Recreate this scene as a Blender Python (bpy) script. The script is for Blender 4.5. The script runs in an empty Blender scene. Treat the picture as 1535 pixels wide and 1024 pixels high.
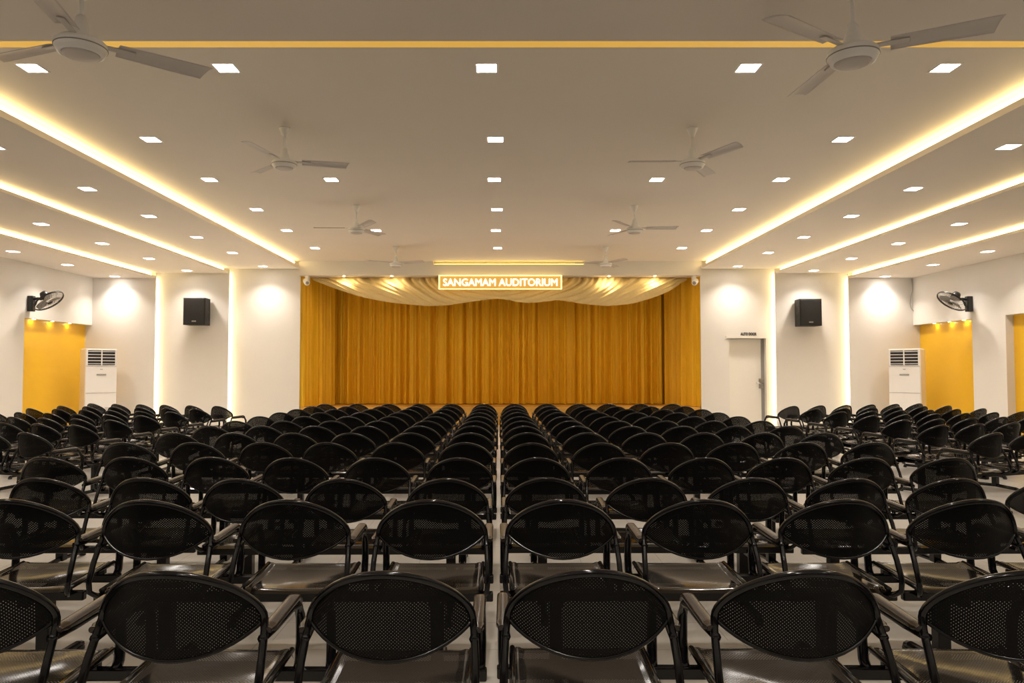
import bpy, bmesh, math, random
from mathutils import Vector, Matrix
random.seed(7)
S = bpy.context.scene
C = S.collection
PI = math.pi
R = math.radians

# ------------------------------------------------------------------ materials
def lin(c):
    return tuple(((v/255)/12.92 if v/255 <= .04045 else ((v/255+.055)/1.055)**2.4) for v in c)

def mat(name, col, rough=.5, metal=0.0, spec=.5, noise=0.0, scale=6.0, bump=0.0, coat=0.0, sheen=0.0):
    m = bpy.data.materials.new(name); m.use_nodes = True
    nt = m.node_tree; b = nt.nodes['Principled BSDF']
    b.inputs['Roughness'].default_value = rough
    b.inputs['Metallic'].default_value = metal
    b.inputs['Specular IOR Level'].default_value = spec
    b.inputs['Coat Weight'].default_value = coat
    b.inputs['Sheen Weight'].default_value = sheen
    tc = nt.nodes.new('ShaderNodeTexCoord')
    nz = nt.nodes.new('ShaderNodeTexNoise'); nz.inputs['Scale'].default_value = scale
    nz.inputs['Detail'].default_value = 4
    nt.links.new(tc.outputs['Object'], nz.inputs['Vector'])
    mx = nt.nodes.new('ShaderNodeMix'); mx.data_type = 'RGBA'
    mx.inputs['A'].default_value = (*[c*(1-noise) for c in col], 1)
    mx.inputs['B'].default_value = (*[min(1, c*(1+noise)) for c in col], 1)
    nt.links.new(nz.outputs['Fac'], mx.inputs['Factor'])
    nt.links.new(mx.outputs['Result'], b.inputs['Base Color'])
    if bump:
        bp = nt.nodes.new('ShaderNodeBump'); bp.inputs['Strength'].default_value = bump
        bp.inputs['Distance'].default_value = .01
        nt.links.new(nz.outputs['Fac'], bp.inputs['Height'])
        nt.links.new(bp.outputs['Normal'], b.inputs['Normal'])
    return m

def emit(name, col, strength, base=(.8, .8, .8)):
    m = bpy.data.materials.new(name); m.use_nodes = True
    nt = m.node_tree; b = nt.nodes['Principled BSDF']
    b.inputs['Base Color'].default_value = (*base, 1)
    b.inputs['Emission Color'].default_value = (*col, 1)
    b.inputs['Emission Strength'].default_value = strength
    return m

def perforated(name, col, rough, ax, pitch=.0068, hole=.36, spec=.5, wavy=0.0):
    """painted steel sheet with staggered round holes"""
    m = bpy.data.materials.new(name); m.use_nodes = True
    nt = m.node_tree; b = nt.nodes['Principled BSDF']; out = nt.nodes['Material Output']
    b.inputs['Base Color'].default_value = (*col, 1)
    b.inputs['Roughness'].default_value = rough
    b.inputs['Specular IOR Level'].default_value = spec
    tc = nt.nodes.new('ShaderNodeTexCoord')
    sp = nt.nodes.new('ShaderNodeSeparateXYZ'); nt.links.new(tc.outputs['Object'], sp.inputs[0])
    def M(op, a, b2=None):
        n = nt.nodes.new('ShaderNodeMath'); n.operation = op
        for i, v in enumerate((a, b2)):
            if v is None: continue
            if isinstance(v, (int, float)): n.inputs[i].default_value = v
            else: nt.links.new(v, n.inputs[i])
        return n.outputs[0]
    a, c = sp.outputs['X'], sp.outputs[ax]
    u = M('SUBTRACT', M('FRACT', M('MULTIPLY', M('ADD', a, c), .7071/pitch)), .5)
    v = M('SUBTRACT', M('FRACT', M('MULTIPLY', M('SUBTRACT', a, c), .7071/pitch)), .5)
    r = M('SQRT', M('ADD', M('MULTIPLY', u, u), M('MULTIPLY', v, v)))
    h = M('LESS_THAN', r, hole)
    if wavy:
        nz = nt.nodes.new('ShaderNodeTexNoise'); nz.inputs['Scale'].default_value = 5; nz.inputs['Detail'].default_value = 1
        nt.links.new(tc.outputs['Object'], nz.inputs['Vector'])
        b1 = nt.nodes.new('ShaderNodeBump'); b1.inputs['Strength'].default_value = wavy; b1.inputs['Distance'].default_value = .02
        nt.links.new(nz.outputs['Fac'], b1.inputs['Height'])
        nt.links.new(b1.outputs['Normal'], b.inputs['Normal'])
    tr = nt.nodes.new('ShaderNodeBsdfTransparent')
    ms = nt.nodes.new('ShaderNodeMixShader')
    nt.links.new(h, ms.inputs[0]); nt.links.new(b.outputs[0], ms.inputs[1]); nt.links.new(tr.outputs[0], ms.inputs[2])
    nt.links.new(ms.outputs[0], out.inputs['Surface'])
    return m

def tiles(name, col, rough, size):
    m = mat(name, col, rough, noise=.10, scale=1.3)
    nt = m.node_tree; b = nt.nodes['Principled BSDF']
    tc = nt.nodes.new('ShaderNodeTexCoord')
    br = nt.nodes.new('ShaderNodeTexBrick'); br.offset = 0.0
    br.inputs['Scale'].default_value = 1.0
    br.inputs['Brick Width'].default_value = size; br.inputs['Row Height'].default_value = size
    br.inputs['Mortar Size'].default_value = .0025
    src = b.inputs['Base Color'].links[0].from_socket
    hs = nt.nodes.new('ShaderNodeMix'); hs.data_type = 'RGBA'; hs.blend_type = 'MULTIPLY'
    hs.inputs['Factor'].default_value = 1.0
    br.inputs['Color1'].default_value = (1, 1, 1, 1); br.inputs['Color2'].default_value = (.9, .9, .9, 1)
    br.inputs['Mortar'].default_value = (.5, .48, .45, 1)
    nt.links.new(tc.outputs['Object'], br.inputs['Vector'])
    nt.links.new(src, hs.inputs['A']); nt.links.new(br.outputs['Color'], hs.inputs['B'])
    nt.links.new(hs.outputs['Result'], b.inputs['Base Color'])
    return m

MT = dict(
    wall=mat('white_wall_paint', (.74, .71, .67), .6, noise=.02, scale=3, bump=.03),
    ceil=mat('ceiling_paint', (.82, .765, .69), .7, noise=.02, scale=2),
    white=mat('white_enamel', (.90, .90, .90), .3, noise=.01),
    rear=mat('rear_wall_paint', (.16, .12, .09), .7, noise=.05),
    fanblade=mat('fan_blade_enamel', (.62, .58, .55), .4, noise=.03),
    black=mat('black_gloss_paint', (.003, .003, .004), .16, spec=.4, noise=.1),
    pad=mat('dark_armrest_plastic', (.022, .014, .010), .22, noise=.2, scale=30),
    back=perforated('black_perforated_back', (.003, .003, .003), .45, 'Z', hole=.12, spec=.12),
    seat=perforated('black_perforated_seat', (.012, .0095, .008), .11, 'Y', hole=.15, wavy=.22),
    floor=tiles('beige_floor_tile', (.47, .44, .40), .3, .6),
    curtain=mat('amber_satin_curtain', (.90, .51, .014), .55, noise=.05, scale=20),
    valance=mat('cream_gold_satin', (.88, .68, .32), .32, noise=.05, scale=12),
    yellow=mat('yellow_panel_paint', (.82, .47, .018), .35, noise=.02, scale=2),
    stage=mat('stage_front_ochre', (.62, .33, .06), .4, noise=.1, scale=4),
    boxblack=mat('speaker_black', (.012, .012, .013), .55, noise=.2, scale=60, bump=.1),
    grille=mat('speaker_grille', (.008, .008, .008), .5, noise=.3, scale=200, bump=.3),
    plastic=mat('black_plastic', (.014, .014, .014), .4, noise=.1),
    grey=mat('grey_plastic', (.30, .29, .28), .4, noise=.05),
    dark=mat('dark_void', (.015, .015, .017), .6, noise=.1),
    acwhite=mat('ac_ivory_white', (.80, .775, .75), .3, noise=.01),
    acside=mat('ac_side_panel', (.74, .66, .52), .35, noise=.03),
    chrome=mat('steel', (.55, .53, .50), .25, metal=1.0, noise=.05),
    doorw=mat('door_cream_white', (.78, .745, .68), .4, noise=.02),
    gold=emit('lit_gold_sign_board', (1, .56, .13), .42, (.45, .25, .04)),
    letters=emit('lit_letters', (1, .95, .82), 1.3),
    signled=emit('sign_edge_led', (1, .70, .22), 2.2),
    beamled=emit('beam_led', (1, .62, .14), 7),
    lamp=emit('lamp_diffuser', (1, .93, .86), 27),
    smalllamp=emit('spot_lens', (1, .82, .50), 90),
    cove=emit('cove_led', (1, .74, .32), 8),
    gap=emit('wall_gap_led', (1, .78, .38), 20),
    coveY=emit('yellow_led_profile', (1, .56, .09), .42, (.6, .4, .1)),
    ink=mat('black_sign_paint', (.02, .02, .02), .5, noise=.1),
)

# ------------------------------------------------------------------ mesh helpers
class MB:
    def __init__(s): s.bm = bmesh.new()
    def box(s, x0, x1, y0, y1, z0, z1, mx=None, bevel=0.0, smooth=False):
        b = bmesh.new(); bmesh.ops.create_cube(b, size=1)
        bmesh.ops.scale(b, vec=(x1-x0, y1-y0, z1-z0), verts=b.verts)
        bmesh.ops.translate(b, vec=((x0+x1)/2, (y0+y1)/2, (z0+z1)/2), verts=b.verts)
        if bevel:
            bmesh.ops.bevel(b, geom=b.edges[:], offset=bevel, segments=2, affect='EDGES', profile=.5)
        s._merge(b, mx, smooth); return s
    def tube(s, pts, r, seg=8, closed=False, flat=1.0):
        b = bmesh.new()
        P = [Vector(p) for p in pts]; n = len(P)
        rs = r if isinstance(r, (list, tuple)) else [r]*n
        rings = []; ref = None
        for i in range(n):
            if closed: t = P[(i+1) % n]-P[i-1]
            else: t = P[min(i+1, n-1)]-P[max(i-1, 0)]
            t.normalize()
            if ref is None:
                ref = t.orthogonal().normalized()
            ref = (ref - t*ref.dot(t)).normalized()
            bi = t.cross(ref)
            rings.append([b.verts.new(P[i]+(ref*math.cos(2*PI*k/seg)+bi*math.sin(2*PI*k/seg)*flat)*rs[i]) for k in range(seg)])
        for i in range(n if closed else n-1):
            A, B = rings[i], rings[(i+1) % n]
            o = 0
            if closed and i == n-1:
                o = min(range(seg), key=lambda q: (A[0].co-B[q].co).length)
            for k in range(seg):
                try: b.faces.new((A[k], A[(k+1) % seg], B[(k+1+o) % seg], B[(k+o) % seg]))
                except ValueError: pass
        if not closed:
            b.faces.new(rings[0][::-1]); b.faces.new(rings[-1])
        s._merge(b, None, True); return s
    def lathe(s, prof, seg=24, mx=None):
        b = bmesh.new(); rings = []
        for r, z in prof:
            rings.append([b.verts.new((max(r, 1e-4)*math.cos(2*PI*k/seg), max(r, 1e-4)*math.sin(2*PI*k/seg), z)) for k in range(seg)])
        for A, B in zip(rings, rings[1:]):
            for k in range(seg): b.faces.new((A[k], A[(k+1) % seg], B[(k+1) % seg], B[k]))
        b.faces.new(rings[0][::-1]); b.faces.new(rings[-1])
        s._merge(b, mx, True); return s
    def grid(s, fn, nu, nv, smooth=True, thick=0.0):
        b = bmesh.new()
        V = [[b.verts.new(fn(i/nu, j/nv)) for j in range(nv+1)] for i in range(nu+1)]
        for i in range(nu):
            for j in range(nv): b.faces.new((V[i][j], V[i+1][j], V[i+1][j+1], V[i][j+1]))
        if thick:
            bmesh.ops.recalc_face_normals(b, faces=b.faces)
            bmesh.ops.solidify(b, geom=b.faces[:], thickness=thick)
        s._merge(b, None, smooth); return s
    def prism(s, poly, z0, z1, mx=None, smooth=False):
        b = bmesh.new()
        a = [b.verts.new((x, y, z0)) for x, y in poly]; c = [b.verts.new((x, y, z1)) for x, y in poly]
        b.faces.new(a[::-1]); b.faces.new(c); n = len(poly)
        for k in range(n): b.faces.new((a[k], a[(k+1) % n], c[(k+1) % n], c[k]))
        s._merge(b, mx, smooth); return s
    def _merge(s, b, mx, smooth):
        bmesh.ops.recalc_face_normals(b, faces=b.faces)
        for f in b.faces: f.smooth = smooth
        me = bpy.data.meshes.new('tmp'); b.to_mesh(me); b.free()
        if mx is not None: me.transform(mx)
        s.bm.from_mesh(me); bpy.data.meshes.remove(me)
    def mesh(s, name, m):
        me = bpy.data.meshes.new(name); s.bm.to_mesh(me); s.bm.free()
        if m: me.materials.append(m)
        return me
    def obj(s, name, m, parent=None, loc=None, rz=0.0):
        o = bpy.data.objects.new(name, s.mesh(name, m)); C.objects.link(o)
        o.parent = parent
        if loc is not None: o.location = loc
        if rz: o.rotation_euler = (0, 0, rz)
        return o

def tag(o, label, cat, group=None):
    o['label'] = label; o['category'] = cat
    if group: o['group'] = group
    return o
def thing(name, label, cat, loc=(0, 0, 0), rz=0.0, group=None):
    o = bpy.data.objects.new(name, None); C.objects.link(o)
    o.empty_display_size = .1
    o.location = loc; o.rotation_euler = (0, 0, rz)
    return tag(o, label, cat, group)
def struct(name, mb, m, label=None):
    o = mb.obj(name, m); o['kind'] = 'structure'
    if label: o['label'] = label
    return o
ORD = ['first', 'second', 'third', 'fourth', 'fifth', 'sixth', 'seventh', 'eighth', 'ninth', 'tenth', 'eleventh', 'twelfth', 'thirteenth']
def copy_tree(o, parent=None):
    c = o.copy(); C.objects.link(c); c.parent = parent
    for ch in o.children: copy_tree(ch, c)
    return c

# ------------------------------------------------------------------ room shell
XL, XR = -10.57, 10.69          # side walls
YB, Y2, Y3 = 19.20, 19.08, 18.96  # wall bands beside the stage, stepping forward
ZM, Z1, Z2, Z3 = 4.28, 4.09, 3.96, 3.83
A1, A2L, A2R, A3L, A3R = 5.25, -7.08, 7.17, -8.94, 9.03
YN = 5.10                       # edge of the low ceiling over the back of the hall
ZN = 3.75
HEAD = 2.60                     # top of the side recesses
struct('floor', MB().box(-11.4, 11.4, -6.2, 21.6, -.2, 0), MT['floor'])
struct('floor_rear', MB().box(XL, XR, -6.0, 3.72, 0, .075), MT['floor'], 'low raised step of tiled floor under the two nearest rows')
w = MB()
w.box(XL-.4, XL, -6.2, 19.5, HEAD, 4.5).box(XL-.4, XL, -6.2, 13.2, 0, HEAD).box(XL-.4, XL, 15.2, 16.27, 0, HEAD)
struct('wall_left', w, MT['wall'])
w = MB()
w.box(XR, XR+.4, -6.2, 19.5, HEAD, 4.5).box(XR, XR+.4, -6.2, 13.3, 0, HEAD).box(XR, XR+.4, 15.5, 16.6, 0, HEAD)
struct('wall_right', w, MT['wall'])
struct('wall_rear', MB().box(-11.4, 11.4, -6.4, -6.2, -.1, 4.5), MT['rear'])
n = 0
for x0, x1, y0, y1, nm in ((XL-.38, XL-.17, 16.27, 18.97, 'yellow recess panel beside the left air conditioner'),
                           (XL-.38, XL-.17, 13.2, 15.2, 'yellow recess panel at the left edge'),
                           (XR+.17, XR+.38, 16.6, 18.97, 'yellow recess panel beside the right air conditioner'),
                           (XR+.17, XR+.38, 13.3, 15.5, 'yellow recess panel at the right edge')):
    n += 1
    struct('trim_%d' % n, MB().box(x0, x1, y0, y1, 0, HEAD), MT['yellow'], nm)
# wall bands on the stage side: inner band deepest, each outer band a sheet standing in front of a lit gap
w = MB()
w.box(-7.45, -A1, YB, 19.23, 0, 4.5).box(-7.45, -5.5, 19.23, 19.5, 0, 4.5)
w.box(A1, 5.99, YB, 19.23, 0, 4.5).box(5.5, 5.99, 19.23, 19.5, 0, 4.5).box(5.99, 7.5, YB, 19.5, 2.29, 4.5).box(7.03, 7.5, YB, 19.5, 0, 2.29)
w.box(5.9, 7.1, 19.42, 19.5, 0, 2.4)
w.box(-A1, -1.75, 19.05, 19.5, 3.91, ZM).box(2.2, A1, 19.05, 19.5, 3.91, ZM).box(-1.75, 2.2, 19.05, 19.09, 3.91, 4.20).box(-1.75, 2.2, 19.2, 19.5, 3.91, ZM).box(-1.75, 2.2, 19.09, 19.3, 3.91, 3.95)
struct('wall_back', w, MT['wall'])
struct('wall_back_left_middle', MB().box(-9.35, A2L, Y2, Y2+.03, 0, Z1).box(-9.35, -7.45, Y2+.03, 19.5, 0, 4.5), MT['wall'])
struct('wall_back_left_outer', MB().box(XL-.4, A3L, Y3, Y3+.03, 0, Z2).box(XL-.4, -9.35, Y3+.03, 19.5, 0, 4.5), MT['wall'])
struct('wall_back_right_middle', MB().box(A2R, 9.45, Y2, Y2+.03, 0, Z1).box(7.5, 9.45, Y2+.03, 19.5, 0, 4.5), MT['wall'])
struct('wall_back_right_outer', MB().box(A3R, XR+.4, Y3, Y3+.03, 0, Z2).box(9.45, XR+.4, Y3+.03, 19.5, 0, 4.5), MT['wall'])
# ceilings
struct('ceiling', MB().box(-5.6, 5.6, YN-.3, 19.6, ZM, 4.5), MT['ceil'])
struct('ceiling_left_inner', MB().box(-7.4, -A1, YN, Y2+.03, Z1, Z1+.075).box(-7.4, -5.6, YN, 19.6, Z1+.075, 4.5), MT['ceil'])
struct('ceiling_left_middle', MB().box(-9.3, A2L, YN, Y3+.03, Z2, Z2+.05).box(-9.3, -7.4, YN, 19.6, Z2+.05, 4.5), MT['ceil'])
struct('ceiling_left_outer', MB().box(XL, A3L, YN, Y3+.03, Z3, Z3+.05).box(XL, -9.3, YN, 19.6, Z3+.05, 4.5), MT['ceil'])
struct('ceiling_right_inner', MB().box(A1, 7.4, YN, Y2+.03, Z1, Z1+.075).box(5.6, 7.4, YN, 19.6, Z1+.075, 4.5), MT['ceil'])
struct('ceiling_right_middle', MB().box(A2R, 9.4, YN, Y3+.03, Z2, Z2+.05).box(7.4, 9.4, YN, 19.6, Z2+.05, 4.5), MT['ceil'])
struct('ceiling_right_outer', MB().box(A3R, XR, YN, Y3+.03, Z3, Z3+.05).box(9.4, XR, YN, 19.6, Z3+.05, 4.5), MT['ceil'])
struct('ceiling_rear', MB().box(XL, XR, -6.2, YN, ZN, 4.5), MT['ceil'], 'low flat ceiling over the back of the hall')
# thin baseboard on the stage wall bands
struct('baseboard_back', MB().box(A2L-1.8, A2L, Y2-.012, Y2, 0, .08).box(A2R, A3R-.05, Y2-.012, Y2, 0, .08)
       .box(-7.0, -A1, YB-.012, YB, 0, .08).box(A1, 5.95, YB-.012, YB, 0, .08), MT['wall'])

# LED strips in the ceiling coves and wall gaps
def led(x0, x1, y0, y1, z0, z1, label, m='cove', grp='warm LED strips in coves and wall gaps'):
    o = MB().box(x0-(x0+x1)/2, x1-(x0+x1)/2, y0-(y0+y1)/2, y1-(y0+y1)/2, z0-(z0+z1)/2, z1-(z0+z1)/2).obj('led_strip', MT[m])
    o.location = ((x0+x1)/2, (y0+y1)/2, (z0+z1)/2)
    return tag(o, label, 'led strip', grp)
for s, side, a1, a2, a3 in ((-1, 'left', A1, -A2L, -A3L), (1, 'right', A1, A2R, A3R)):
    for a, z, h, nm in ((a1, Z1+.085, .07, 'inner'), (a2, Z2+.055, .05, 'middle'), (a3, Z3+.055, .05, 'outer')):
        x0, x1 = sorted((s*(a+.075), s*(a+.085)))
        led(x0, x1, YN+.05, 18.9, z, z+h, 'glowing warm white LED strip along the %s ceiling cove on the %s' % (nm, side))
    for a, y, zt, nm in ((a2, Y2+.035, 3.98, 'inner'), (a3, Y3+.035, 3.85, 'outer')):
        x0, x1 = sorted((s*(a+.06), s*(a+.07)))
        led(x0, x1, y+.01, y+.05, .02, zt, 'glowing vertical warm LED strip in the %s wall gap on the %s' % (nm, side), 'gap')
led(-5.2, 5.2, YN+.45, 6.36, ZM-.010, ZM, 'long dim yellow LED profile across the ceiling behind the nearest fans', 'coveY', None)
led(-1.73, 2.18, 19.062, 19.088, 4.2, 4.206, 'yellow LED strip on top of the beam above the lit sign', 'beamled', None)

# ------------------------------------------------------------------ recessed downlights
def make_downlight():
    t = thing('ceiling_downlight', 'x', 'ceiling light')
    f = MB(); a, b = .108, .092
    f.box(-a, a, -a, -b, -.006, .012).box(-a, a, b, a, -.006, .012).box(-a, -b, -b, b, -.006, .012).box(b, a, -b, b, -.006, .012)
    f.obj('frame', MT['white'], t)
    MB().box(-b, b, -b, b, -.003, .003).obj('diffuser', MT['lamp'], t)
    la = bpy.data.lights.new('downlight_lamp', 'AREA'); la.shape = 'SQUARE'; la.size = .17
    la.energy = LAMP_W; la.color = (1, .90, .78); la.spread = R(112)
    lo = bpy.data.objects.new('downlight_lamp', la); C.objects.link(lo); lo.parent = t; lo.location = (0, 0, -.008)
    return t
LAMP_W = 17
DL = make_downlight(); used = [0]
def place_dl(x, y, z, label, group):
    t = DL if not used[0] else copy_tree(DL)
    used[0] = 1
    t.location = (x, y, z); tag(t, label, 'ceiling light', group)
rows = [(6.82, 5), (8.96, 3), (10.87, 5), (12.9, 3), (14.84, 5), (17.0, 3)]
cols = {5: [(-4.35, 'far left'), (-2.53, 'left of centre'), (-.09, 'centre'), (2.34, 'right of centre'), (4.2, 'far right')],
        3: [(-4.32, 'far left'), (-.06, 'centre'), (4.23, 'far right')]}
for i, (y, k) in enumerate(rows):
    for x, nm in cols[k]:
        xx = {(0, -4.35): -4.42, (0, -2.53): -2.59, (0, -.09): -.13}.get((i, x), x)
        place_dl(xx, y, ZM, 'square recessed ceiling light, %s of the main ceiling, %s row from the camera' % (nm, ORD[i]), 'downlights of the main ceiling')
for s, side in ((-1, 'left'), (1, 'right')):
    for i, y in enumerate((8.65, 10.67, 12.57, 14.56, 16.51, 18.63)):
        place_dl(s*6.06, y, Z1, 'square recessed light in the inner ceiling strip on the %s, %s from the camera' % (side, ORD[i]), 'downlights of the %s ceiling strips' % side)
    for i, y in enumerate((12.6, 14.55, 16.5, 18.5)):
        place_dl(s*7.94, y, Z2, 'square recessed light in the middle ceiling strip on the %s, %s from the camera' % (side, ORD[i]), 'downlights of the %s ceiling strips' % side)
    for i, y in enumerate((14.74, 16.6, 18.66)):
        place_dl(s*9.84, y, Z3, 'square recessed light in the outer ceiling strip on the %s, %s from the camera' % (side, ORD[i]), 'downlights of the %s ceiling strips' % side)

for i, y in enumerate((2.3, -.1, -2.5, -4.9)):  # fill lights added out of view to brighten the rear end of the hall
    for x, nm in ((-7.2, 'far left'), (-3.4, 'left'), (.1, 'middle'), (3.6, 'right'), (7.4, 'far right')):
        place_dl(x, y, ZN, 'added unseen fill light under the low rear ceiling, %s, %s behind the fans' % (nm, ORD[i]), 'added fill lights of the rear ceiling')

def spot(x, y, z, label, group, r=.03):
    t = thing('recessed_spot', label, 'spot light', (x, y, z), 0, group)
    MB().lathe([(r, -.004), (r*1.5, -.006), (r*1.5, .004), (r, .004)], 16).obj('ring', MT['white'], t)
    MB().lathe([(r, -.0045), (r, .002)], 16).obj('lens', MT['smalllamp'], t)
    return t
for s, xw, ys, side in ((-1, XL, (16.75, 17.45, 18.15), 'left'), (1, XR, (17.05, 17.6, 18.2), 'right')):
    for k, y in enumerate(ys):
        spot(xw+s*.10, y, HEAD, 'small spot light over the yellow recess by the %s air conditioner, %s from the camera' % (side, ORD[k]), 'spots over the %s yellow recess' % side)
for x, nm in ((-4.1, 'outer spot left of the sign'), (-2.85, 'inner spot left of the sign'), (2.85, 'inner spot right of the sign'), (4.05, 'outer spot right of the sign')):
    t = spot(x, 19.16, 3.908, 'small lit spot under the stage beam, %s' % nm, 'spots under the stage beam')
    la = bpy.data.lights.new('spot_lamp', 'SPOT'); la.energy = 11; la.color = (1, .84, .55); la.spot_size = R(165); la.spot_blend = 1.0; la.shadow_soft_size = .03
    lo = bpy.data.objects.new('spot_lamp', la); C.objects.link(lo); lo.parent = t; lo.location = (0, 0, -.02); lo.rotation_euler = (R(28), 0, 0)

# ------------------------------------------------------------------ stage, curtains, sign
o = MB().box(-A1+.012, A1-.012, 19.24, 21.28, 0, .47, bevel=.004).obj('stage_platform', MT['stage'])
tag(o, 'low ochre stage platform in front of the amber curtain, behind the last row of benches', 'stage')
struct('wall_stage', MB().box(-5.6, 5.6, 21.3, 21.6, 0, 4.5).box(-5.7, -5.5, 19.5, 21.4, 0, 4.5).box(5.5, 5.7, 19.5, 21.4, 0, 4.5).box(-5.6, 5.6, 19.5, 21.4, 4.3, 4.5), MT['wall'])
fr = [(6.3, 1.2, .020), (14.2, 4.0, .034), (27.7, 2.2, .036), (43.0, .6, .024), (67.0, 3.1, .012)]
def pleat(s, v):
    q = sum(a*math.sin(f*s+p+.25*math.sin(2.1*s+f)*(1-v)) for f, p, a in fr)
    q += .02*(abs(math.sin(10.3*s+.6*math.sin(1.7*s)))**.5)
    return q*(1.05+.45*v)
cu = MB(); L = 9.7
cu.grid(lambda u, v: (-L/2+L*u, 20.86+pleat(L*u, 1-v)+.02*math.sin(3*u), .485+3.7*v), 900, 10)
tag(cu.obj('stage_curtain', MT['curtain']), 'wide pleated amber curtain closed across the back of the stage', 'curtain')
for s, side in ((-1, 'left'), (1, 'right')):
    def leg(u, v, s=s):
        x = s*(5.30-.62*u**1.2); y = 19.29+1.36*u
        p = pleat(1.35*u*1.2+(3 if s > 0 else 9), 1-v)*.9
        return (x-s*abs(p)*.8, y-p*.35, .475+3.6*v)
    tag(MB().grid(leg, 110, 8).obj('side_curtain', MT['curtain']), 'narrow amber side curtain at the %s end of the stage opening' % side, 'curtain', 'side curtains')
# cream swag along the top of the opening
BOT = [(-5.02, 3.87), (-4.9, 3.80), (-4.4, 3.61), (-3.8, 3.41), (-3.1, 3.26), (-2.6, 3.2), (-1.95, 3.14), (-1.4, 3.16), (-.9, 3.24), (-.15, 3.34), (.1, 3.33),
       (.45, 3.25), (.75, 3.22), (1.1, 3.25), (1.55, 3.31), (2.2, 3.2), (2.85, 3.14), (3.5, 3.2), (4.0, 3.34), (4.5, 3.53), (4.98, 3.87)]
def zb(x):
    for (a, za), (b, z2) in zip(BOT, BOT[1:]):
        if a <= x <= b:
            t = (x-a)/(b-a); return za+(z2-za)*t
    return 3.88
def zbs(x): return sum(zb(max(-5.02, min(4.98, x+d)))*w for d, w in ((-.16, .25), (0, .5), (.16, .25)))
def swag(u, v):
    x = -5.02+10*u
    top = 3.905; b = zbs(x)
    z = top+(b-top)*v
    drop = (top-b)
    c = abs(x) if abs(x) > .05 else .05
    ph = 2*PI*(2.35*(c + 1.35*v**1.7) + .35*math.sin(2.2*c+(1 if x > 0 else 2.4)))
    fold = (abs(math.sin(ph/2))**.7)*.085 + .036*math.sin(ph*1.9+1.3)
    env = (1-.55*v)*min(1, drop/.25)
    return (x, 19.56-.22*math.sin(PI*min(1, v*.9))*min(1, drop/.5)-fold*env, z)
tag(MB().grid(swag, 560, 26).obj('valance_curtain', MT['valance']), 'cream gold satin swag valance draped along the top of the stage opening', 'curtain')

sg = thing('auditorium_sign', 'lit gold sign reading SANGAMAM AUDITORIUM hanging under the stage beam', 'sign', (0, 19.0, 3.715))
MB().box(-1.585, 1.585, -.03, .03, -.165, .165, bevel=.004).obj('board', MT['gold'], sg)
e = MB().box(-1.6, 1.6, -.045, .02, .165, .185).box(-1.6, -1.57, -.045, .02, -.165, .165).box(1.57, 1.6, -.045, .02, -.165, .165).box(-1.6, 1.6, -.04, .02, -.18, -.165)
e.obj('lit_edge', MT['signled'], sg)
def text_mesh(txt, size, width, ext, off):
    cu_ = bpy.data.curves.new('t', 'FONT'); cu_.body = txt; cu_.size = size; cu_.extrude = ext; cu_.offset = off
    cu_.align_x = 'CENTER'; cu_.align_y = 'CENTER'; cu_.resolution_u = 4
    ob = bpy.data.objects.new('t', cu_); C.objects.link(ob)
    bpy.context.view_layer.update()
    me = bpy.data.meshes.new_from_object(ob.evaluated_get(bpy.context.evaluated_depsgraph_get()))
    bpy.data.objects.remove(ob); bpy.data.curves.remove(cu_)
    xs = [v.co.x for v in me.vertices]; k = width/(max(xs)-min(xs))
    me.transform(Matrix.Rotation(PI/2, 4, 'X') @ Matrix.Diagonal((k, 1, 1, 1)))
    xs = [v.co.x for v in me.vertices]; zs = [v.co.z for v in me.vertices]
    me.transform(Matrix.Translation((-(max(xs)+min(xs))/2, 0, -(max(zs)+min(zs))/2)))
    return me
me = text_mesh('SANGAMAM AUDITORIUM', .265, 2.96, .010, .0); 
bm_ = bmesh.new()
for dx, dz in ((-.005, 0), (.005, 0), (0, .004), (0, -.004)):       # heavy strokes
    m2 = me.copy(); m2.transform(Matrix.Translation((dx, 0.0003*dz/.004, dz))); bm_.from_mesh(m2); bpy.data.meshes.remove(m2)
bm_.to_mesh(me); bm_.free()
me.materials.append(MT['letters'])
lt = bpy.data.objects.new('lettering', me); C.objects.link(lt); lt.parent = sg; lt.location = (0, -.044, 0)
for x, side in ((-5.04, 'left'), (5.06, 'right')):
    t = thing('stage_camera', 'small white fixture mounted high at the %s corner of the stage opening' % side, 'camera', (x, 19.02, 3.74), 0, 'white fixtures at the stage corners')
    MB().box(-.045, .045, .02, .17, .02, .16, bevel=.012).obj('mount', MT['white'], t)
    mx = Matrix.Translation((0, -.02, -.01)) @ Matrix.Rotation(R(25 if side == 'left' else -25), 4, 'Z') @ Matrix.Rotation(R(-70), 4, 'X')
    MB().lathe([(.02, -.12), (.065, -.11), (.075, -.08), (.075, .1), (.055, .13), (.01, .14)], 18, mx).obj('housing', MT['white'], t)
    MB().lathe([(.04, -.124), (.045, -.115), (.03, -.11)], 14, mx).obj('lens', MT['grey'], t)

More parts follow.
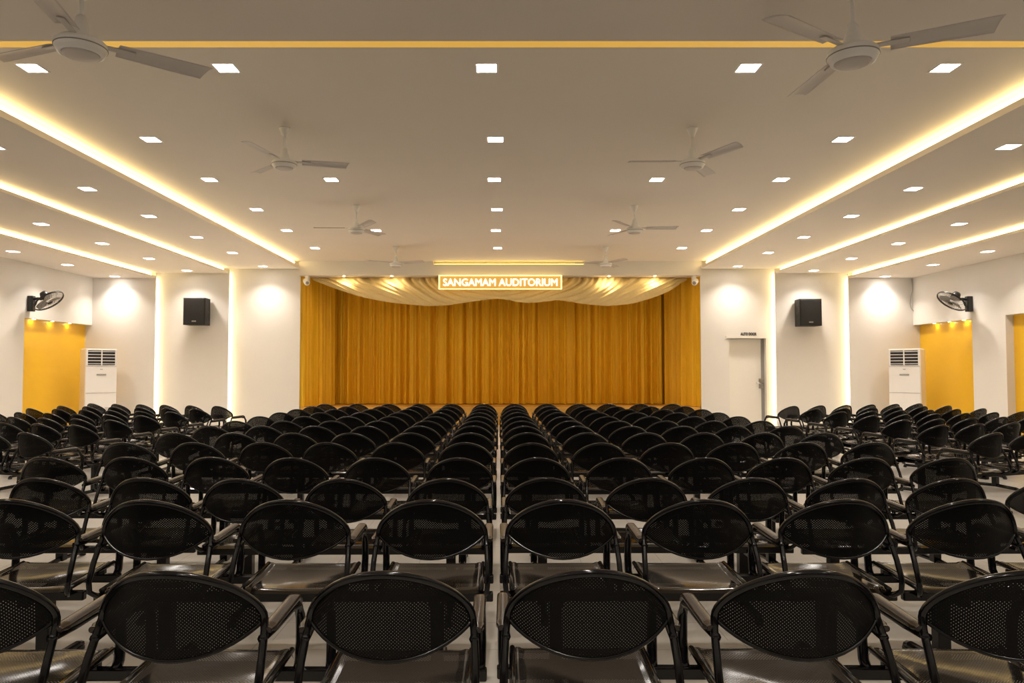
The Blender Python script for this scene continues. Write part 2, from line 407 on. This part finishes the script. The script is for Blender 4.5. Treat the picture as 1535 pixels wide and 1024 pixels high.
# ------------------------------------------------------------------ door
d = MB().box(5.99, 6.86, 19.33, 19.38, 0, 2.26, bevel=.003).obj('door_1', MT['doorw'])
d['kind'] = 'structure'; d['label'] = 'plain cream door right of the stage under the AUTO DOOR lettering'
h = MB().box(6.79, 6.91, 19.29, 19.325, .96, 1.09, bevel=.006).box(6.79, 6.91, 19.29, 19.325, 1.11, 1.22, bevel=.006).tube([(6.84, 19.30, 1.105), (6.84, 19.25, 1.105), (6.70, 19.25, 1.105)], .011)
h.obj('door_handle', MT['chrome'], d)
tr = MB().box(5.9, 7.03, YB-.03, YB+.02, 2.27, 2.33).box(6.95, 7.03, YB-.02, 19.4, 0, 2.29)
struct('trim_5', tr, MT['doorw'], 'cream frame around the door')
struct('trim_6', MB().box(6.86, 6.95, 19.34, 19.38, 0, 2.27), MT['grey'], 'narrow grey strip beside the door')
me = text_mesh('AUTO DOOR', .105, .42, .004, .003); me.materials.append(MT['ink'])
lt = bpy.data.objects.new('door_lettering', me); C.objects.link(lt); lt.location = (6.5, YB-.008, 2.385)
tag(lt, 'small black AUTO DOOR lettering on the wall above the door', 'sign')

# ------------------------------------------------------------------ loudspeakers
def speaker(x, z, side):
    t = thing('loudspeaker', 'square black loudspeaker mounted on the %s wall band' % side, 'speaker', (x, 18.82, z), 0, 'wall loudspeakers')
    MB().prism([(-.28, -.19), (.28, -.19), (.25, .2), (-.25, .2)], -.345, .345).obj('cabinet', MT['boxblack'], t)
    MB().box(-.262, .262, -.205, -.19, -.327, .327, bevel=.006).obj('grille', MT['grille'], t)
    MB().box(-.055, .055, -.211, -.204, -.27, -.235, bevel=.003).obj('badge', MT['grey'], t)
    s = 1 if x < 0 else -1
    f = MB()
    for zz in (.17, -.02, -.2):
        f.box(s*.262-.012, s*.262+.012, -.07, .03, zz-.035, zz+.035, bevel=.008)
    f.obj('side_handle', MT['plastic'], t)
    MB().box(-.06, .06, .2, .262, -.12, .12).obj('wall_bracket', MT['plastic'], t)
speaker(-7.79, 2.935, 'left'); speaker(7.90, 2.91, 'right')

# ------------------------------------------------------------------ floor standing air conditioners
def air_conditioner(x, y, rz, side):
    t = thing('air_conditioner', 'tall white floor-standing air conditioner in the far %s corner' % side, 'air conditioner', (x, y, 0), rz, 'floor-standing air conditioners')
    w, dp = .36, .18
    MB().box(-w, w, -dp, dp, .05, 1.96, bevel=.018).box(-w+.02, w-.02, -dp+.02, dp-.02, 0, .05).obj('body', MT['acwhite'], t)
    MB().box(-w-.004, -w+.004, -dp+.03, dp-.01, .06, 1.93).box(w-.004, w+.004, -dp+.03, dp-.01, .06, 1.93).obj('side_panel', MT['acside'], t)
    MB().box(-w+.05, w-.05, -dp-.003, -dp+.02, 1.56, 1.92).obj('air_outlet', MT['dark'], t)
    for k in range(5):
        MB().box(-w+.05, w-.05, -dp-.016, -dp-.002, 1.585+k*.075, 1.600+k*.075).obj('louvre', MT['acwhite'], t)
    MB().box(-.012, .012, -dp-.018, -dp-.001, 1.555, 1.925).obj('outlet_divider', MT['acwhite'], t)
    MB().box(-w+.01, w-.01, -dp-.006, -dp+.01, .88, .887).box(-w+.01, w-.01, -dp-.006, -dp+.01, 1.53, 1.536).obj('panel_seam', MT['grey'], t)
    MB().box(-.11, .11, -dp-.012, -dp, 1.31, 1.345, bevel=.008).obj('display', MT['grey'], t)
    MB().box(-.03, .03, -dp-.006, -dp, 1.45, 1.465).obj('badge', MT['grey'], t)
    g = MB()
    for k in range(8):
        for sx in (-1, 1): g.box(sx*.19-.1, sx*.19+.1, -dp-.004, -dp, .30+k*.03, .312+k*.03)
    g.obj('intake_grille', MT['grey'], t)
air_conditioner(-9.90, 18.10, R(48), 'left'); air_conditioner(10.02, 18.10, R(-47), 'right')

# ------------------------------------------------------------------ oscillating wall fans
def wall_fan(xw, y, z, s, side):
    t = thing('wall_fan', 'black oscillating wall fan high on the %s side wall above the yellow recess' % side, 'fan', (xw, y, z), 0, 'black wall fans')
    MB().box(min(0, s*.12), max(0, s*.12), -.06, .06, -.17, .18, bevel=.012).obj('wall_bracket', MT['plastic'], t)
    MB().tube([(s*.1, 0, .10), (s*.2, 0, .12), (s*.3, -.01, .11)], .032, 10).tube([(s*.08, 0, -.12), (s*.16, 0, -.02), (s*.2, 0, .1)], .012).obj('arm', MT['plastic'], t)
    n = Vector((s*.62, -.05, -.78)).normalized()
    mx = Matrix.Translation((s*.44, -.03, .10)) @ n.to_track_quat('Z', 'Y').to_matrix().to_4x4()
    MB().lathe([(.02, -.2), (.07, -.19), (.09, -.14), (.09, -.04), (.06, -.02)], 20, mx).obj('motor', MT['plastic'], t)
    ca = MB()
    def ring(r, z_, tr): return [mx @ Vector((r*math.cos(2*PI*k/40), r*math.sin(2*PI*k/40), z_)) for k in range(40)], tr
    for r, z_, tr in ((.325, .035, .011), (.325, .055, .008), (.20, .10, .0025), (.10, .105, .003), (.22, -.03, .0025), (.12, -.04, .0025)):
        ca.tube(ring(r, z_, tr)[0], tr, 6, closed=True)
    for k in range(36):
        a = 2*PI*k/36; c, q = math.cos(a), math.sin(a)
        ca.tube([mx @ Vector((r*c, r*q, z_)) for r, z_ in ((.06, .105), (.2, .1), (.29, .08), (.325, .045))], .0016, 4)
        ca.tube([mx @ Vector((r*c, r*q, z_)) for r, z_ in ((.08, -.04), (.22, -.03), (.325, .04))], .0016, 4)
    ca.obj('cage', MT['plastic'], t)
    MB().lathe([(.06, .10), (.055, .112), (.01, .116)], 20, mx).obj('cage_badge', MT['plastic'], t)
    for k in range(3):
        a = 2*PI*k/3+.4
        m2 = mx @ Matrix.Rotation(a, 4, 'Z')
        MB().grid(lambda u, v: m2 @ Vector((.05+.24*u, (v-.5)*(.07+.13*math.sin(PI*min(1, .2+.75*u))), .03+(v-.5)*.05)), 8, 4, thick=.003).obj('blade', MT['grey'], t)
wall_fan(XL, 16.40, 2.92, 1, 'left'); wall_fan(XR, 16.60, 2.93, -1, 'right')
# thin cable hanging in the far right corner
tag(MB().tube([(10.66, 18.93, 3.8), (10.655, 18.9, 3.5), (10.62, 18.93, 3.3), (10.6, 18.93, 3.15), (10.64, 18.93, 3.02), (10.67, 18.9, 2.96)], .009, 6).obj('loose_cable', MT['grey']),
    'thin grey cable hanging down the far right corner of the wall', 'cable')

# ------------------------------------------------------------------ ceiling fans
def ceiling_fan(x, y, zc, drop, ang, label, r=.75):
    t = thing('ceiling_fan', label, 'ceiling fan', (x, y, zc), 0, 'white ceiling fans')
    MB().lathe([(.066, 0), (.064, -.015), (.028, -.105), (.016, -.11)], 24).obj('canopy', MT['white'], t)
    MB().lathe([(.013, -.1), (.013, -drop+.13)], 12).obj('down_rod', MT['white'], t)
    z = -drop
    MB().lathe([(.018, z+.19), (.03, z+.18), (.06, z+.06), (.066, z+.045)], 24).obj('cover_cup', MT['white'], t)
    MB().lathe([(.06, z+.05), (.125, z+.035), (.142, z+.02), (.145, z-.01), (.132, z-.028), (.128, z-.03), (.125, z-.045), (.112, z-.052), (.104, z-.046)], 36).obj('motor_housing', MT['white'], t)
    MB().lathe([(.105, z-.044), (.10, z-.054), (.085, z-.06), (.02, z-.062)], 32).obj('bottom_cover', MT['fanblade'], t)
    MB().lathe([(.1465, z-.006), (.1475, z-.009), (.1465, z-.012)], 36).lathe([(.069, z+.047), (.07, z+.044), (.069, z+.041)], 24).obj('trim_ring', MT['grey'], t)
    for k in range(3):
        mz = Matrix.Rotation(R(ang+120*k), 4, 'Z')
        mx = mz @ Matrix.Translation((0, 0, z+.03)) @ Matrix.Rotation(R(-11), 4, 'X')
        b = MB()
        def bl(u, v, mx=mx):
            xx = .20+(r-.20)*u; wd = .066+.014*u
            tip = 1.0 if u < .96 else .93
            return mx @ Vector((xx - .035*(v if u > .98 else 0), (v-.5)*2*wd*tip, .012*(1-(2*v-1)**2)))
        b.grid(bl, 14, 6, thick=.003)
        ob = b.obj('blade', MT['fanblade'], t)
        MB().box(.10, .30, -.022, .022, .0, .008, mx=mx, bevel=.003).obj('blade_iron', MT['fanblade'], ob)
for a in ((-2.50, 4.3, ZN, .40, 40, 'white ceiling fan nearest the camera on the left, cut by the top edge'),
          (2.10, 4.3, ZN, .45, -27, 'white ceiling fan nearest the camera on the right'),
          (-2.54, 8.54, ZM, .43, 15, 'white ceiling fan in the second pair from the camera, left side'),
          (2.26, 8.54, ZM, .43, 178, 'white ceiling fan in the second pair from the camera, right side'),
          (-2.49, 12.6, ZM, .43, 182, 'white ceiling fan in the third pair from the camera, left side'),
          (2.32, 12.6, ZM, .43, -4, 'white ceiling fan in the third pair from the camera, right side'),
          (-2.41, 16.84, ZM, .41, -25, 'white ceiling fan nearest the stage on the left'),
          (2.43, 16.84, ZM, .41, 180, 'white ceiling fan nearest the stage on the right')):
    ceiling_fan(*a)

# ------------------------------------------------------------------ perforated steel beam benches
PITCH = .585
HW, YE, ZT = .228, .135, .808     # half width, forward wrap of the sides, top of the arch
def ztop(q):      # height of the arch centre line at |x|/HW = q
    return ZT-.158*(.62*(1-math.sqrt(max(0, 1-q*q)))+.38*q*q)
ZCN = ztop(1)
def zlow(q):      # lower edge of the perforated sheet
    return ZCN-.086*max(0, 1-q*q)**.80
def yback(x, z):
    """curved, slightly reclined backrest surface"""
    q = min(1.0, abs(x)/HW)
    return YE*(q**2.0) + (ZT-z)*.20*(1-q*q)
def upper(a):   # a from 0 (right corner) to pi (left corner)
    x = HW*math.cos(a)
    return x, ztop(min(1, abs(math.cos(a))))
def seat_meshes():
    out = {}
    # backrest sheet: lens between the arch above and a flatter arc below
    def sheet(u, v):
        x = -HW*.985+2*HW*.985*u
        q = abs(x)/HW
        zt = ztop(q); zb_ = zlow(q)
        z = zb_+(zt-zb_)*v
        return (x, yback(x, z), z)
    out['backrest'] = MB().grid(sheet, 36, 12).mesh('backrest', MT['back'])
    f = MB()
    arch = []
    for k in range(25):
        x, z = upper(PI*k/24); arch.append((x, yback(x, z), z))
    right = [(.205, .13, .40), (.222, .075, .405), (.236, .045, .43), (.24, .045, .475), (.238, .08, .55), (.233, .122, .62)]
    pts = right + arch + [(-x, y, z) for x, y, z in right[::-1]]
    f.tube(pts, .0115, 10)
    low = []
    for k in range(21):
        x = HW*.98*math.cos(PI*k/20); q = abs(x)/HW
        z = zlow(q)
        low.append((x, yback(x, z), z))
    f.tube(low, .006, 8)
    out['back_frame'] = f.mesh('back_frame', MT['black'])
    def pan(u, v):
        x = -.212+.424*u; y = .085+.405*v
        z = .425+.018*v - .016*math.sin(PI*u)*math.sin(PI*min(1, v*1.05))
        if u < .07 or u > .93: z += -.012+.016*(1 if .02 < u < .98 else 0)
        if v > .93: z -= .03*((v-.93)/.07)**2
        if v < .07: z -= .015*((.07-v)/.07)
        return (x, y, z)
    out['seat'] = MB().grid(pan, 40, 26).mesh('seat', MT['seat'])
    b = MB()
    for s in (-1, 1):
        b.tube([(s*.212, .09, .424), (s*.213, .25, .430), (s*.212, .47, .438)], .010, 8)
    b.box(-.2, .2, .12, .15, .395, .41).box(-.2, .2, .4, .43, .40, .418)
    out['seat_border'] = b.mesh('seat_border', MT['black'])
    for s, nm in ((-1, 'L'), (1, 'R')):
        out['arm'+nm] = MB().tube([(s*.232, .10, .605), (s*.24, .2, .606), (s*.243, .34, .61), (s*.243, .42, .598), (s*.243, .455, .55), (s*.243, .462, .47), (s*.242, .455, .41), (s*.24, .435, .38)], [.0125, .0125, .0125, .014, .016, .017, .017, .017], 8).mesh('armrest', MT['black'])
        pd = MB()
        def padf(u, v, s=s):
            a_ = 2*PI*u; e = .75
            tp = 1.0 if .04 < v < .96 else .72
            cx_ = .0195*tp*math.copysign(abs(math.cos(a_))**e, math.cos(a_))
            cz_ = .0125*tp*math.copysign(abs(math.sin(a_))**e, math.sin(a_))
            y_ = .115+.325*v
            return (s*.2415+cx_, y_, .624+.010*v-(.05*((v-.8)/.2)**2 if v > .8 else 0)+cz_)
        pd.grid(padf, 16, 25)
        pd.box(s*.2415-.012, s*.2415+.012, .116, .119, .617, .631).box(s*.2415-.011, s*.2415+.011, .436, .439, .578, .59)
        out['pad'+nm] = pd.mesh('arm_pad', MT['pad'])
    return out
SM = seat_meshes()
LEGX = .60
beam_m = {}
for nm, y, z, r in (('front', .435, .375, .02), ('rear', .135, .385, .02)):
    hl = PITCH+.262
    m_ = MB(); m_.box(-hl, hl, y-r*.8, y+r*.8, z-r, z+r, bevel=.006)
    beam_m[nm] = m_.mesh('support_beam', MT['black'])
def leg_mesh():
    m_ = MB()
    m_.box(-.028, .028, .245, .305, .03, .37, bevel=.004)
    m_.box(-.024, .024, .10, .46, .345, .385, bevel=.005)
    m_.tube([(0, -.01, .022), (0, .03, .034), (0, .275, .045), (0, .52, .034), (0, .56, .022)], .022, 8, flat=.8)
    return m_.mesh('leg', MT['black'])
LEG = leg_mesh()
FOOT = MB().lathe([(.020, 0), (.024, .004), (.024, .016), (.016, .022)], 12, Matrix.Translation((0, 0, 0))).mesh('foot_pad', MT['plastic'])

def make_bench():
    t = thing('auditorium_bench', 'x', 'bench')
    def add(nm, me, par, loc=(0, 0, 0)):
        o = bpy.data.objects.new(nm, me); C.objects.link(o); o.parent = par; o.location = loc; return o
    add('support_beam', beam_m['front'], t); add('support_beam', beam_m['rear'], t)
    for s in (-1, 1):
        lg = add('leg', LEG, t, (s*LEGX, 0, 0))
        add('foot_pad', FOOT, lg, (0, .0, 0)); add('foot_pad', FOOT, lg, (0, .55, 0))
    for k in (-1, 0, 1):
        st = add('seat', SM['seat'], t, (k*PITCH, 0, 0)); add('seat_border', SM['seat_border'], st)
        bk = add('backrest', SM['backrest'], t, (k*PITCH, 0, 0)); add('back_frame', SM['back_frame'], bk)
        for nm in 'LR':
            a = add('armrest', SM['arm'+nm], t, (k*PITCH, 0, 0)); add('arm_pad', SM['pad'+nm], a)
    return t
BENCH = make_bench(); first = [1]
def place_bench(x, y, z, rz, label, group):
    t = BENCH if first[0] else copy_tree(BENCH)
    first[0] = 0
    t.location = (x, y, z); t.rotation_euler = (0, 0, rz); tag(t, label, 'bench', group)

RY = [1.955, 3.03, 4.15, 5.14, 6.20, 7.19, 8.07, 8.91, 9.77, 10.68, 11.58, 12.52, 13.43]
rng = random.Random(3)
for i, y in enumerate(RY):
    z = .075 if i < 2 else 0
    rowtxt = '%s row from the camera' % ORD[i] if i < 12 else 'last row before the stage'
    for s, side in ((-1, 'left'), (1, 'right')):
        j = lambda a: rng.uniform(-a, a)
        off = .26 if s > 0 else .30
        place_bench(s*(off+PITCH)+j(.012), y+j(.02), z, R(j(.7)),
                    'black perforated three-seat bench %s of the centre aisle, %s' % (side, rowtxt), 'benches %s of the centre aisle' % side)
        place_bench(s*(off+PITCH*4+.56-PITCH)+j(.012), y+j(.03), z, R(j(1.0)),
                    'black perforated three-seat bench at outer %s of the centre block, %s' % (side, rowtxt), 'outer benches of the centre block, %s' % side)
# the two side blocks, turned towards the stage
PHI = R(20)
SR = [(5.05, 12.65, 1), (5.06, 11.75, 1), (5.05, 10.85, 1), (5.05, 9.95, 1), (5.0, 9.1, 1), (4.95, 8.25, 0), (4.86, 7.23, 0)]
for s, side in ((-1, 'left'), (1, 'right')):
    for i, (x0, y0, outer) in enumerate(SR):
        x0 = x0-(.18 if s < 0 else 0)
        nth = 'front row' if i == 0 else '%s row behind the front' % ORD[i-1] if i < 6 else 'rearmost row'
        for k, dist in enumerate((PITCH, PITCH*3+.56) if outer else (PITCH,)):
            ph = PHI+R(rng.uniform(-1, 1))
            x = x0+dist*math.cos(PHI); y = y0+dist*math.sin(PHI)+rng.uniform(-.02, .02)
            place_bench(s*x, y, 0, s*ph, 'black perforated three-seat bench in the turned %s block, %s end, %s' % (side, 'wall' if k else 'aisle', nth),
                        'benches of the %s side block' % side)

# ------------------------------------------------------------------ world, camera, view
W = bpy.data.worlds.new('World'); S.world = W; W.use_nodes = True
W.node_tree.nodes['Background'].inputs[0].default_value = (.5, .45, .4, 1)
W.node_tree.nodes['Background'].inputs[1].default_value = .05
cam = bpy.data.cameras.new('Camera'); co = bpy.data.objects.new('Camera', cam); C.objects.link(co)
cam.sensor_width = 36; cam.lens = 36*1100/1535
cam.shift_x = 17.5/1535
co.location = (0, 0, 1.42)
co.rotation_euler = (PI/2+math.atan(44/1100), 0, 0)
S.camera = co
S.view_settings.view_transform = 'Standard'; S.view_settings.look = 'None'
S.view_settings.exposure = 0.27; S.view_settings.gamma = 1.0
S.view_settings.use_curve_mapping = False
